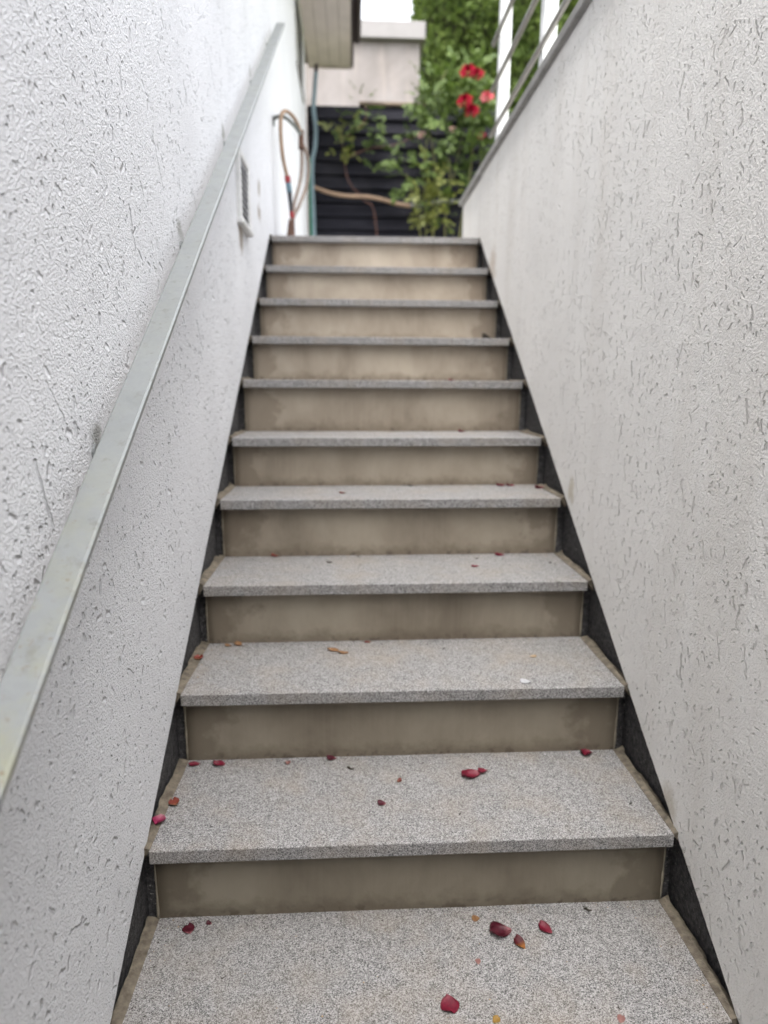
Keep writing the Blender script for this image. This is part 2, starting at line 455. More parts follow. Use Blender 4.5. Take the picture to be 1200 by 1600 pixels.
M['hose_teal'] = plain('grey_blue_hose', (0.1428, 0.2016, 0.2268), 0.5, 0, 0.12, 20)
M['hose_green'] = plain('green_hose', (0.02, 0.15, 0.09), 0.5, 0, 0.12, 20)
M['red_plastic'] = plain('red_plastic', (0.2520, 0.0252, 0.0294), 0.45, 0, 0.1, 20)
M['blue_plastic'] = plain('blue_grey_plastic', (0.10, 0.17, 0.21), 0.45, 0, 0.1, 20)
M['black_plastic'] = plain('black_plastic', (0.03, 0.03, 0.035), 0.5, 0, 0.2, 20)
M['rust'] = plain('rusty_brown_metal', (0.13, 0.075, 0.055), 0.8, 0.1, 0.35, 40)
M['iron'] = plain('dull_grey_iron', (0.17, 0.18, 0.17), 0.6, 0.4, 0.2, 30)
M['paving'] = plain('grey_paving', (0.30, 0.29, 0.27), 0.85, 0, 0.2, 12, bump=0.4)
M['earth'] = plain('garden_earth_and_grass', (0.085, 0.095, 0.04), 0.95, 0, 0.4, 3)
M['concrete'] = plain('rough_concrete', (0.30, 0.29, 0.275), 0.9, 0, 0.15, 8, bump=0.4)

# ------------------------------------------------------------------ stair geometry
H, D, T, NS, RW = 0.1708, 0.2461, 0.028, 0.0279, 0.004
DEV = [[-0.0215, -0.0004, 0.0023], [-0.0035, 0.0052, 0.0025], [0.0104, 0.0008, 0.01], [0.0177, 0.0054, 0.0124], [-0.0002, -0.0061, 0.0181],
       [0.0121, 0.005, 0.025], [0.0053, -0.0023, 0.0097], [-0.0041, -0.0045, 0.0027], [-0.0125, -0.0063, 0.0007], [-0.0037, 0.0032, -0.0159]]
SL = H / D
def step(k):
    if 1 <= k <= 10:
        dy, dz, rz = DEV[k - 1]
    else:
        dy, dz, rz = (0.0, -0.0004, 0.0) if k < 1 else (0, 0, 0)
    return (k - 1) * D + dy, (k - 1) * H + dz, rz
TOPZ = step(10)[1]
YTOP = step(10)[0]
PL, PR = -0.008, 1.007        # faces of the plaster
DL, DR = -0.024, 1.024        # faces of the dark base behind it
YB = -3.4                     # rear end of the stairwell

# ------------------------------------------------------------------ ground and far setting
bm = bmesh.new()
GZ = TOPZ - 0.03
xs = [-90, -3.0, 1.30, 90]
ys = [-90, YB - 0.2, 2.30, 120]
g = [[bm.verts.new((x, y, GZ)) for y in ys] for x in xs]
for i in range(3):
    for j in range(3):
        if i == 1 and j == 1: continue
        bm.faces.new((g[i][j], g[i + 1][j], g[i + 1][j + 1], g[i][j + 1]))
obj('ground', bm, M['earth'], kind='structure')
obj('landing', newbox(PL - 0.004, 2.6, YTOP + 0.30, 5.16, TOPZ - 0.024, TOPZ - 0.004, bev=0.003), M['paving'], kind='structure')
LOWZ = step(-4)[1] - H
obj('floor', newbox(DL, DR, YB, -4 * D - 0.02, LOWZ - 0.1, LOWZ), M['paving'], kind='structure')

# ------------------------------------------------------------------ staircase
stair = empty('staircase', (0.5, 0, step(1)[1] - H), label='concrete staircase with speckled granite treads and brown mortar risers between white walls', cat='staircase')
core = bmesh.new()
for k in range(-4, 11):
    y, z, rz = step(k)
    yn = step(k + 1)[0] if k < 10 else y + 0.3
    box(core, DL + 0.001, DR - 0.001, y + NS + 0.016, yn + NS + 0.0159 + (0.0 if k < 10 else 0.0), LOWZ - 0.3, z - T - 0.002)
obj('dark_core', core, M['bitumen'], stair)

def place(bm, k):
    """rotate a step piece about the step's nosing centre by its small skew"""
    y, z, rz = step(k)
    bmesh.ops.rotate(bm, verts=bm.verts, cent=(0.5, y, z), matrix=Matrix.Rotation(rz, 3, 'Z'))

def joint_strip(k, side):
    """trowelled mortar between a tread's end and the dark wall, ragged on the wall side"""
    y, z, rz = step(k)
    yn = (step(k + 1)[0] if k < 10 else y + 0.3) + NS
    bm = bmesh.new()
    n = 22
    rows = []
    for i in range(n + 1):
        t = i / n
        yy = y + 0.003 + (yn - y - 0.004) * t
        a = 0.5 + 0.5 * noise.noise(Vector((k * 7.3 + side * 31, t * 6.0, 1.7)))
        b = 0.5 + 0.5 * noise.noise(Vector((k * 3.1 + side * 17, t * 2.2, 9.2)))
        hh = 0.002 + 0.007 * a + (0.006 if t > 0.8 and a > 0.6 else 0)
        inn = 0.001 + 0.006 * b * (0.35 + 0.65 * t)
        c_ = 0.6 * noise.noise(Vector((k * 5.7 + side * 23, t * 4.0, 4.4))) + 0.35 * noise.noise(Vector((k * 5.7 + side * 23, t * 26.0, 8.4)))
        ins = max(0.0, 0.006 + 0.009 * c_)
        if side < 0: x_out, x_mid, x_in = DL + 0.0006 + ins, DL + 0.006 + ins + 0.004 * b, inn
        else: x_out, x_mid, x_in = DR - 0.0006 - ins, DR - 0.006 - ins - 0.004 * b, 1 - inn
        rows.append([bm.verts.new((x_out, yy, z - T)), bm.verts.new((x_out, yy, z + hh)), bm.verts.new((x_mid, yy, z + 0.003 + hh * 0.35)),
                     bm.verts.new((x_in, yy, z + 0.0012)), bm.verts.new((x_in, yy, z - 0.003))])
    for i in range(n):
        for j in range(4):
            f = (rows[i][j], rows[i + 1][j], rows[i + 1][j + 1], rows[i][j + 1])
            bm.faces.new(f if side > 0 else f[::-1])
    bm.faces.new(rows[0] if side < 0 else rows[0][::-1])
    bm.faces.new(rows[-1][::-1] if side < 0 else rows[-1])
    return bm

for k in range(-4, 11):
    y, z, rz = step(k)
    yn = step(k + 1)[0] if k < 10 else y + 0.30
    bm = newbox(0.0006, 0.9994, y, yn + NS + 0.012, z - T, z, bev=0.0022, seg=2)
    # long slabs get a few slices so that their edges can be slightly uneven
    bmesh.ops.subdivide_edges(bm, edges=[e for e in bm.edges if abs(e.verts[0].co.x - e.verts[1].co.x) > 0.5], cuts=24)
    for v in bm.verts:
        if v.co.y < y + 0.004:
            n_ = noise.noise(Vector((v.co.x * 38, k * 3.3, v.co.z * 80)))
            v.co.y += 0.0007 * n_
            v.co.z += 0.0004 * noise.noise(Vector((v.co.x * 23, k * 5.1, 4)))
    place(bm, k)
    tr = obj('tread', bm, M['granite'], stair)
    for s in (-1, 1):
        obj('mortar_joint', joint_strip(k, s), M['mortar'], tr)
    # riser under this nosing, standing on the tread below
    zb = step(k - 1)[1] if k > -4 else LOWZ
    bm = bmesh.new()
    x0, x1, y0, z0, z1 = RW - 0.004, 1 - RW + 0.004, y + NS, zb - 0.002, z - T
    nx, nz = 40, 6
    uvl = bm.loops.layers.uv.new('UVMap')
    gr = []
    for i in range(nx + 1):
        c_ = []
        for j in range(nz + 1):
            u, v = i / nx, j / nz
            dx = 0.003 * noise.noise(Vector((k * 9.1, v * 5, 3.3 + (i > 20) * 7))) if i in (0, nx) else 0
            c_.append(bm.verts.new((x0 + (x1 - x0) * u + dx, y0 + 0.0012 * noise.noise(Vector((u * 7, v * 3, k * 2.7))), z0 + (z1 - z0) * v)))
        gr.append(c_)
    def uvset(f):
        for l in f.loops:
            l[uvl].uv = ((l.vert.co.x - x0) / (x1 - x0), (l.vert.co.z - z0) / (z1 - z0))
    for i in range(nx):
        for j in range(nz):
            uvset(bm.faces.new((gr[i][j], gr[i + 1][j], gr[i + 1][j + 1], gr[i][j + 1])))
    for i, rev in ((0, False), (nx, True)):
        back = [bm.verts.new((v.co.x, y0 + 0.015, v.co.z)) for v in gr[i]]
        for j in range(nz):
            q = (gr[i][j + 1], back[j + 1], back[j], gr[i][j])
            uvset(bm.faces.new(q[::-1] if rev else q))
    place(bm, k)
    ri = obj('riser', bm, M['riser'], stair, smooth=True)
    # pale beads of mortar squeezed out at the two ends
    for s in (-1, 1):
        bm = bmesh.new()
        xc = x0 + 0.001 if s < 0 else x1 - 0.001
        n = 12
        rows = []
        for j in range(n + 1):
            t = j / n
            a = noise.noise(Vector((k * 4.4 + s * 9, t * 7, 2.2)))
            w = 0.0022 + 0.0026 * max(-0.6, a)
            yy = y0 - 0.0025 - 0.002 * max(0, a)
            zz = z0 + 0.002 + (z1 - z0 - 0.004) * t
            rows.append([bm.verts.new((xc - w, yy + 0.012, zz)), bm.verts.new((xc - w * 0.6, yy, zz)), bm.verts.new((xc + w * 0.6, yy, zz)), bm.verts.new((xc + w, yy + 0.012, zz))])
        for j in range(n):
            for q in range(3):
                bm.faces.new((rows[j][q], rows[j][q + 1], rows[j + 1][q + 1], rows[j + 1][q]))
        bm.faces.new(rows[0][::-1]); bm.faces.new(rows[-1])
        place(bm, k)
        obj('mortar_bead', bm, M['mortar_pale'], ri, smooth=True)

# ------------------------------------------------------------------ plaster walls
def base_line(y, k=0.0):
    z = SL * y + 0.004
    return min(z, TOPZ + 0.004)

def plaster_slab(xf, xb, y0, y1, ztop, holes=(), stepy=0.008, seed=0.0, yset=None):
    """a coat of plaster: front face at xf, back at xb; ragged lower edge that follows the stair slope"""
    bm = bmesh.new()
    sgn = 1 if xf > xb else -1
    n = int((y1 - y0) / stepy)
    Y = sorted(set([round(y0 + (y1 - y0) * i / n, 5) for i in range(n + 1)] + [y for hh in holes for y in hh[:2]]))
    def jag(y): return 0.0022 * noise.noise(Vector((y * 150, seed, 8))) + 0.0016 * noise.noise(Vector((y * 60, seed, 1))) + 0.003 * noise.noise(Vector((y * 9, seed, 5)))
    def quad(a, b, c, d):
        f = [bm.verts.new(p) for p in (a, b, c, d)]
        bm.faces.new(f if sgn > 0 else f[::-1])
    for a, b in zip(Y[:-1], Y[1:]):
        za, zb = base_line(a) + jag(a), base_line(b) + jag(b)
        segs = [((za, zb), (ztop, ztop))]
        for hy0, hy1, hz0, hz1 in holes:
            if a >= hy0 - 1e-6 and b <= hy1 + 1e-6:
                segs = [((za, zb), (hz0, hz0)), ((hz1, hz1), (ztop, ztop))]
        for (l0, l1), (t0, t1) in segs:
            quad((xf, a, l0), (xf, b, l1), (xf, b, t1), (xf, a, t0))
        quad((xb, a, za - 0.002), (xb, b, zb - 0.002), (xf, b, zb), (xf, a, za))
        quad((xf, a, ztop), (xf, b, ztop), (xb, b, ztop), (xb, a, ztop))
    for yy, rev in ((Y[0], False), (Y[-1], True)):
        z = base_line(yy) + jag(yy)
        q = [(xb, yy, z), (xf, yy, z), (xf, yy, ztop), (xb, yy, ztop)]
        quad(*(q[::-1] if rev else q))
    bmesh.ops.remove_doubles(bm, verts=bm.verts, dist=1e-5)
    return bm

HY = 5.13        # far corner of the house
EZ = 3.73        # underside of the eave
house = empty('house', (-1.5, 1.0, GZ), label='white rendered house along the left side of the stairs with overhanging eave', cat='house')
WIN = (4.12, 4.80, 3.10, 3.62)
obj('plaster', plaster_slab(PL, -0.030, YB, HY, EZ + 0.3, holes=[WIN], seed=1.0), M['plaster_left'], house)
# the masonry body, set behind the plaster, with a niche for the small window
bm = bmesh.new()
box(bm, -3.0, DL - 0.008, YB + 0.002, WIN[0], LOWZ - 0.3, EZ + 0.5)
box(bm, -3.0, DL - 0.008, WIN[1], HY - 0.004, GZ - 0.4, EZ + 0.5)
box(bm, -3.0, DL - 0.008, WIN[0], WIN[1], GZ - 0.4, WIN[2])
box(bm, -3.0, DL - 0.008, WIN[0], WIN[1], WIN[3], EZ + 0.5)
box(bm, -3.0, -0.20, WIN[0], WIN[1], WIN[2], WIN[3])
obj('masonry', bm, M['vent_white'], house)
bm = bmesh.new()
box(bm, DL - 0.0079, DL, YB, 2.30, LOWZ - 0.3, TOPZ + 0.05)
obj('dark_base', bm, M['bitumen'], house)
win = bmesh.new()
for a in ((-0.15, -0.10, WIN[0], WIN[0] + 0.05, WIN[2], WIN[3]), (-0.15, -0.10, WIN[1] - 0.05, WIN[1], WIN[2], WIN[3]),
          (-0.15, -0.10, WIN[0] + 0.05, WIN[1] - 0.05, WIN[2], WIN[2] + 0.05), (-0.15, -0.10, WIN[0] + 0.05, WIN[1] - 0.05, WIN[3] - 0.05, WIN[3])):
    box(win, *a, bev=0.004)
w_ = obj('window', win, M['grey_plastic'], house)
obj('pane', newbox(-0.132, -0.124, WIN[0] + 0.04, WIN[1] - 0.04, WIN[2] + 0.04, WIN[3] - 0.04), M['glass'], w_)
obj('sill', newbox(-0.10, PL + 0.012, WIN[0] + 0.002, WIN[1] - 0.002, WIN[2] - 0.0, WIN[2] + 0.02, bev=0.003), M['coping'], w_)
# eave
roof = obj('roof', newbox(-3.0, 0.395, YB, 5.62, EZ + 0.022, EZ + 0.24), M['tile'], house)
for i in range(4):
    xa = -0.006 + i * 0.0995
    obj('soffit_board', newbox(xa, xa + 0.0965, 1.0, 5.612, EZ + 0.001 * (i % 2), EZ + 0.0215, bev=0.002), M['soffit'], roof)
obj('soffit_end_board', newbox(-0.006, 0.392, 5.621, 5.640, EZ - 0.008, EZ + 0.23, bev=0.002), M['soffit'], roof)
obj('fascia', newbox(0.396, 0.414, 1.0, 5.63, EZ - 0.004, EZ + 0.26, bev=0.002), M['fascia'], roof)
bm = bmesh.new()
n = 10
pr = [(0.418 + 0.030 - 0.030 * math.cos(PI * i / n), EZ + 0.225 - 0.032 * math.sin(PI * i / n)) for i in range(n + 1)]
for (a, b) in zip(pr[:-1], pr[1:]):
    f = [bm.verts.new((a[0], 1.0, a[1])), bm.verts.new((b[0], 1.0, b[1])), bm.verts.new((b[0], 5.6, b[1])), bm.verts.new((a[0], 5.6, a[1]))]
    bm.faces.new(f)
bm.faces.new([bm.verts.new((x, 5.6, z)) for x, z in pr])
bmesh.ops.remove_doubles(bm, verts=bm.verts, dist=1e-5)
bmesh.ops.solidify(bm, geom=bm.faces[:], thickness=0.003)
obj('gutter', bm, M['fascia'], roof)
# wall vent: frame, lip and louvres
VY0, VY1, VZ0, VZ1 = 1.29, 1.52, 1.395, 1.635
bm = bmesh.new()
fw = 0.026
box(bm, PL - 0.006, PL + 0.016, VY0, VY0 + fw, VZ0, VZ1, bev=0.003)
box(bm, PL - 0.006, PL + 0.016, VY1 - fw, VY1, VZ0, VZ1, bev=0.003)
box(bm, PL - 0.006, PL + 0.0155, VY0 + fw - 0.002, VY1 - fw + 0.002, VZ1 - fw, VZ1 - 0.0005, bev=0.003)
box(bm, PL - 0.006, PL + 0.022, VY0 - 0.003, VY1 + 0.003, VZ0 - 0.010, VZ0 + 0.010, bev=0.004)
vent = obj('vent', bm, M['vent_white'], house)
obj('vent_back', newbox(PL - 0.004, PL + 0.001, VY0 + 0.02, VY1 - 0.02, VZ0, VZ1 - 0.02), M['black_plastic'], vent)
for i in range(9):
    zc = VZ0 + 0.024 + i * 0.0215
    b_ = newbox(PL + 0.001, PL + 0.011, VY0 + fw - 0.003, VY1 - fw + 0.003, zc - 0.006, zc + 0.004)
    for v in b_.verts:
        if v.co.x < PL + 0.005: v.co.z += 0.009
    obj('slat', b_, M['grey_plastic'], vent)

RY = 2.76        # far end of the right-hand wall
RZ = 1.822
rwall = empty('retaining_wall', (1.15, 0, LOWZ), label='off-white rendered retaining wall on the right with grey coping and wormy texture', cat='wall')
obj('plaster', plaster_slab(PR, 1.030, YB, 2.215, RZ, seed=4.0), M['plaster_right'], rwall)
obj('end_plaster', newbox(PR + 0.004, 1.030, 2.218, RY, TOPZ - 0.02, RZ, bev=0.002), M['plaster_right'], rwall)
obj('masonry', newbox(1.0305, 1.28, YB, RY - 0.003, LOWZ - 0.3, RZ - 0.001), M['concrete'], rwall)
obj('dark_base', newbox(DR, 1.0302, YB, 2.216, LOWZ - 0.3, TOPZ - 0.03), M['bitumen'], rwall)
obj('coping', newbox(0.988, 1.33, YB, RY + 0.012, RZ + 0.0005, RZ + 0.030, bev=0.003), M['coping'], rwall)
obj('added_shade_wall', newbox(-2.9, 4.5, YB - 0.4, YB - 0.001, LOWZ - 0.3, 3.2), M['far_wall'],  # added behind the camera, tall enough to keep sky light off the lower steps
    label='unseen rendered wall added behind the viewer to shade the lower stairs', cat='wall')

# ------------------------------------------------------------------ railing on the right wall
rail = empty('railing', (1.10, 1.0, RZ + 0.03), label='white posts with slim steel rails standing on the grey coping', cat='railing')
PX = 1.125
for py in (2.36, 1.60, 0.84, 0.08, -0.68, -1.44, -2.2):
    pst = obj('post', newbox(PX - 0.026, PX + 0.026, py - 0.026, py + 0.026, RZ + 0.036, RZ + 1.06, bev=0.003), M['white_paint'], rail)
    obj('base_plate', newbox(PX - 0.05, PX + 0.05, py - 0.05, py + 0.05, RZ + 0.0305, RZ + 0.0358, bev=0.001), M['white_paint'], pst)
for hz in (0.25, 0.455, 0.66, 0.87):
    bm = bmesh.new()
    tube(bm, [Vector((PX - 0.038, -2.3, RZ + hz)), Vector((PX - 0.038, 2.44, RZ + hz))], 0.011, 10)
    obj('rail', bm, M['steel'], rail, smooth=True)
bm = bmesh.new()
tube(bm, [Vector((PX, -2.3, RZ + 1.085)), Vector((PX, 2.46, RZ + 1.085))], 0.022, 14)
obj('top_rail', bm, M['steel'], rail, smooth=True)

# ------------------------------------------------------------------ handrail on the left wall
hr = empty('handrail', (0.04, 0.0, 0.867), label='galvanised flat steel handrail rising along the left white wall', cat='handrail')
HX0, HX1, HH, HT = 0.020, 0.0625, 0.867, 0.013
ya, yb_ = -1.05, 2.49
bm = bmesh.new()
nseg = 30
ring = []
prof = [(HX0, -HT), (HX0, -0.002), (HX0 + 0.002, 0), (HX1 - 0.003, 0), (HX1, -0.003), (HX1, -HT + 0.002), (HX1 - 0.002, -HT)]
for i in range(nseg + 1):
    y = ya + (yb_ - ya) * i / nseg
    z = HH + SL * y - 0.022 * max(0, (y - 0.2) / 2.3)
    wv = 0.0008 * noise.noise(Vector((y * 3, 0, 0)))
    ring.append([bm.verts.new((px + wv, y, z + pz)) for px, pz in prof])
for i in range(nseg):
    for j in range(len(prof)):
        jn = (j + 1) % len(prof)
        bm.faces.new((ring[i][j], ring[i][jn], ring[i + 1][jn], ring[i + 1][j]))
bm.faces.new(ring[0][::-1]); bm.faces.new(ring[-1])
bmesh.ops.recalc_face_normals(bm, faces=bm.faces)
obj('bar', bm, M['galv'], hr)
for y in (-0.72, -0.09, 0.50, 1.10, 1.72, 2.30):
    z = HH + SL * y - 0.022 * max(0, (y - 0.2) / 2.3) - HT
    bm = bmesh.new()
    tube(bm, smooth_path([(PL - 0.004, y, z - 0.045), (0.022, y, z - 0.045), (0.038, y, z - 0.032), (0.041, y, z - 0.001)], 5), 0.006, 8)
    br = obj('bracket', bm, M['galv'], hr, smooth=True)
    bm = bmesh.new()
    tube(bm, [Vector((PL - 0.003, y, z - 0.045)), Vector((PL + 0.004, y, z - 0.045))], 0.013, 14)
    obj('wall_plate', bm, M['galv'], br)

# ------------------------------------------------------------------ fence across the landing
FY = 5.22
fence = empty('fence', (0.8, FY, GZ), label='dark stained fence of horizontal boards behind the landing', cat='fence')
nb = 15
bh = 0.1158
for i in range(nb):
    z0 = GZ + 0.02 + i * bh - 0.005
    bm = bmesh.new()
    x0, x1 = 0.012, 2.6
    jz = random.uniform(-0.002, 0.002)
    th = random.uniform(-0.003, 0.003)
    prof = [(FY - 0.020 + th, z0 + jz), (FY + 0.002 + th, z0 + bh * 0.93 + jz), (FY + 0.022 + th, z0 + bh * 0.93 + jz), (FY + 0.004 + th, z0 + jz)]
    a = [bm.verts.new((x0, *p)) for p in prof]
    b = [bm.verts.new((x1, *p)) for p in prof]
    for j in range(4):
        bm.faces.new((a[j], a[(j + 1) % 4], b[(j + 1) % 4], b[j]))
    bm.faces.new(a[::-1]); bm.faces.new(b)
    bmesh.ops.recalc_face_normals(bm, faces=bm.faces)
    bmesh.ops.bevel(bm, geom=bm.edges[:], offset=0.003, segments=1, affect='EDGES')
    obj('board', bm, M['fence'], fence)
FT = GZ + 0.02 + nb * bh - 0.006
obj('backing', newbox(0.011, 2.61, FY + 0.026, FY + 0.034, GZ + 0.01, FT - 0.01), M['fence'], fence)
for px in (0.03, 1.3, 2.55):
    obj('post', newbox(px - 0.035, px + 0.035, FY + 0.035, FY + 0.105, GZ - 0.02, FT - 0.004, bev=0.003), M['fence'], fence)
obj('cap', newbox(0.46, 1.05, FY - 0.022, FY + 0.10, FT, FT + 0.028, bev=0.004), M['fence_brown'], fence)

# ------------------------------------------------------------------ neighbour's building beyond the fence
nbh = empty('neighbour_wall', (0.0, 7.2, GZ), label='pinkish stained rendered wall with pale projecting cap rising behind the dark fence', cat='wall')
obj('wall', newbox(-2.6, 1.165, 7.0, 7.3, GZ - 0.1, 4.600, bev=0.006), M['far_wall'], nbh)
obj('cap', newbox(0.30, 1.222, 6.93, 7.36, 4.6005, 4.776, bev=0.006), M['far_cap'], nbh)

# ------------------------------------------------------------------ hedge
hedge = empty('hedge', (3.0, 8.4, GZ), label='tall clipped dark green conifer hedge behind the fence and railing', cat='hedge')
def leaf_cloud(bm, pts, size, asp=2.2):
    for (p, nrm, s, mi) in pts:
        d = Vector((random.gauss(0, 1), random.gauss(0, 1), random.gauss(0, 1) + 0.5)).normalized()
        d = (d + nrm * random.uniform(0.1, 1.0)).normalized()
        w = d.orthogonal().normalized()
        w.rotate(Matrix.Rotation(random.uniform(0, 6.28), 3, d))
        L, W_ = size * s, size * s / asp
        q = [p, p + d * L * 0.5 + w * W_ * 0.5, p + d * L, p + d * L * 0.5 - w * W_ * 0.5]
        f = bm.faces.new([bm.verts.new(v) for v in q])
        f.material_index = mi
HX, HXE, HYF, HZT = 1.265, 5.6, 7.95, 6.5
def hsurf(x, z): return HYF + 0.16 * noise.noise(Vector((x * 1.5, z * 1.2, 0))) + 0.10 * noise.noise(Vector((x * 5, z * 4, 3)))
bm = bmesh.new()
nx, nz = 40, 44
gr = [[bm.verts.new((HX + 0.10 + (HXE - HX - 0.2) * i / nx, hsurf(HX + 4.3 * i / nx, GZ + 5 * j / nz) + 0.22, GZ + (HZT - GZ - 0.1) * j / nz)) for j in range(nz + 1)] for i in range(nx + 1)]
for i in range(nx):
    for j in range(nz):
        bm.faces.new((gr[i][j], gr[i + 1][j], gr[i + 1][j + 1], gr[i][j + 1]))
box(bm, HX + 0.12, HXE - 0.1, HYF + 0.55, HYF + 1.1, GZ, HZT - 0.1)
obj('branch_mass', bm, M['hedge_core'], hedge)
pts = []
for _ in range(42000):
    x, z = random.uniform(HX, HXE), random.uniform(GZ, HZT)
    dpt = random.random() ** 1.5 * 0.22
    e = 0.05 * noise.noise(Vector((z * 4, 7, 0)))
    pts.append((Vector((x + e, hsurf(x, z) + dpt, z)), Vector((0, -1, 0.3)), random.uniform(0.6, 1.5), 0))
for _ in range(5000):
    z, y = random.uniform(GZ, HZT), random.uniform(HYF, HYF + 0.9)
    pts.append((Vector((HX + 0.08 * noise.noise(Vector((z * 3, y * 3, 0))), y, z)), Vector((-1, 0, 0.3)), random.uniform(0.6, 1.5), 0))
bm = bmesh.new()
leaf_cloud(bm, pts, 0.075)
obj('foliage', bm, M['hedge'], hedge, kind='stuff')

# ------------------------------------------------------------------ roses
def rose(parent, c, r, mat, face=(-.3, -1, .5)):
    bm = bmesh.new()
    ax = Vector(face).normalized()
    q = ax.to_track_quat('Z', 'Y')
    for ringi, (nn, rr, tilt) in enumerate(((3, 0.35, 0.25), (5, 0.6, 0.55), (6, 0.85, 0.95), (7, 1.0, 1.3))):
        for k in range(nn):
            a0 = 2 * PI * (k + 0.5 * ringi + random.uniform(-.2, .2)) / nn
            wd = 2 * PI / nn * 0.75
            G = []
            for i in range(4):
                row = []
                for j in range(4):
                    a = a0 + wd * (j / 3 - 0.5)
                    t = i / 3
                    rad = r * rr * (0.18 + math.sin(tilt) * t * (1.0 if i < 3 else 0.98)) * (1 - 0.10 * abs(j - 1.5) * t)
                    hz = r * (math.cos(tilt) * t * 0.8 + 0.10 * (3 - ringi)) + random.uniform(-.03, .03) * r
                    row.append(bm.verts.new(Vector(c) + q @ Vector((math.cos(a) * rad, math.sin(a) * rad, hz))))
                G.append(row)
            for i in range(3):
                for j in range(3):
                    bm.faces.new((G[i][j], G[i][j + 1], G[i + 1][j + 1], G[i + 1][j]))
    return obj('rose_flower', bm, mat, parent, smooth=True)

def leaflets(bm, p, d, size, n=5, mi=0):
    """a compound rose leaf: rachis direction d, pairs of oval leaflets and one at the tip"""
    d = d.normalized()
    upv = (Vector((0, -0.6, 1)) + Vector((random.gauss(0, .4), random.gauss(0, .4), random.gauss(0, .4))))
    s = d.cross(upv).normalized()
    nrm = s.cross(d).normalized()
    spots = [(1.0, d, 1.1)]
    for t in ((0.45, 0.75) if n > 4 else (0.6,)):
        spots += [(t, (s + d * 0.5).normalized(), 0.9), (t, (-s + d * 0.5).normalized(), 0.9)]
    for t, ld, sz in spots:
        b = p + d * size * 1.7 * t
        L = size * sz * random.uniform(0.85, 1.15)
        w = ld.cross(nrm).normalized() * L * 0.34
        dr = nrm * L * random.uniform(-0.25, 0.1)
        v = [b, b + ld * L * .3 + w * .85, b + ld * L * .65 + w * .8 + dr * .4, b + ld * L + dr, b + ld * L * .65 - w * .8 + dr * .4, b + ld * L * .3 - w * .85]
        mid = bm.verts.new(b + ld * L * .5 - nrm * L * 0.07)
        vv = [bm.verts.new(x) for x in v]
        for i in range(6):
            f = bm.faces.new((mid, vv[i], vv[(i + 1) % 6]))
            f.material_index = mi

bush = empty('rose_bush', (1.25, 4.95, GZ), label='climbing rose bush with crimson blooms in front of the dark fence', cat='rose bush')
canes = [
    [(1.06, 5.02, GZ), (1.05, 5.0, 2.2), (1.02, 4.98, 2.7), (1.10, 4.95, 3.2), (1.20, 4.92, 3.45)],
    [(1.10, 5.02, GZ), (1.12, 5.0, 2.3), (1.10, 4.96, 2.8), (1.00, 4.95, 3.15), (0.98, 4.95, 3.35)],
    [(1.32, 5.0, GZ), (1.36, 5.0, 2.2), (1.42, 4.96, 2.6), (1.44, 4.93, 3.0), (1.40, 4.9, 3.30)],
    [(1.30, 5.03, GZ), (1.22, 5.0, 2.2), (1.30, 4.98, 2.7), (1.36, 4.95, 3.0), (1.35, 4.9, 3.12)],
    [(1.42, 5.0, GZ), (1.48, 4.98, 2.4), (1.52, 4.95, 2.8), (1.53, 4.93, 3.2)],
    [(1.05, 5.0, GZ), (1.0, 4.95, 2.1), (0.93, 4.9, 2.4), (0.86, 4.88, 2.6)],
    [(1.08, 5.0, 2.0), (1.14, 4.93, 2.3), (1.24, 4.9, 2.5), (1.22, 4.88, 2.75)],
]
for cpts in canes:
    bm = bmesh.new()
    tube(bm, smooth_path(cpts, 6), 0.010, 6, r1=0.004)
    obj('cane', bm, M['cane'], bush, smooth=True)
bm = bmesh.new()
def clump(c, rad, n, mi=0, sz=0.056):
    for _ in range(n):
        o = Vector((random.gauss(0, .5), random.gauss(0, .35), random.gauss(0, .5)))
        p = Vector(c) + o * rad
        d = Vector((o.x + random.gauss(0, .4), -0.35 + random.gauss(0, .4), o.z + random.gauss(0, .4) - 0.1))
        leaflets(bm, p, d, sz * random.uniform(.75, 1.2), random.choice((3, 5, 5)), mi)
for c, rad, n in (((1.10, 4.9, 3.22), .18, 30), ((1.18, 4.9, 3.02), .18, 30), ((1.02, 4.92, 3.30), .12, 16), ((1.22, 4.93, 3.34), .14, 18),
                  ((1.33, 4.95, 3.22), .15, 20), ((1.48, 4.93, 3.24), .15, 18), ((1.42, 4.93, 3.02), .16, 26), ((1.40, 4.9, 2.82), .18, 36),
                  ((1.50, 4.93, 2.95), .14, 18), ((0.87, 4.87, 2.60), .12, 26), ((0.96, 4.93, 2.95), .08, 8), ((1.12, 4.94, 2.86), .08, 7), ((1.44, 4.93, 2.62), .12, 12),
                  ((1.56, 4.93, 3.1), .16, 30), ((1.30, 4.97, 2.68), .12, 12), ((1.36, 4.98, 3.42), .16, 20), ((1.28, 4.99, 3.0), .2, 14), ((1.45, 5.0, 2.75), .2, 12), ((1.15, 4.99, 3.15), .18, 12), ((1.5, 5.0, 3.3), .2, 18), ((1.22, 5.02, 2.35), .16, 14)):
    clump(c, rad, n)
for c, rad, n in (((1.05, 4.87, 2.38), .13, 24), ((1.16, 4.88, 2.36), .08, 9), ((1.00, 4.88, 2.52), .07, 6), ((1.10, 4.92, 2.62), .09, 7), ((1.22, 4.9, 2.62), .06, 5), ((1.00, 4.92, 2.28), .07, 7), ((1.20, 4.88, 2.26), .05, 4)):
    clump(c, rad, n, 1)
obj('leaves', bm, [M['rose_leaf'], M['rose_leaf_yellow']], bush, kind='stuff')
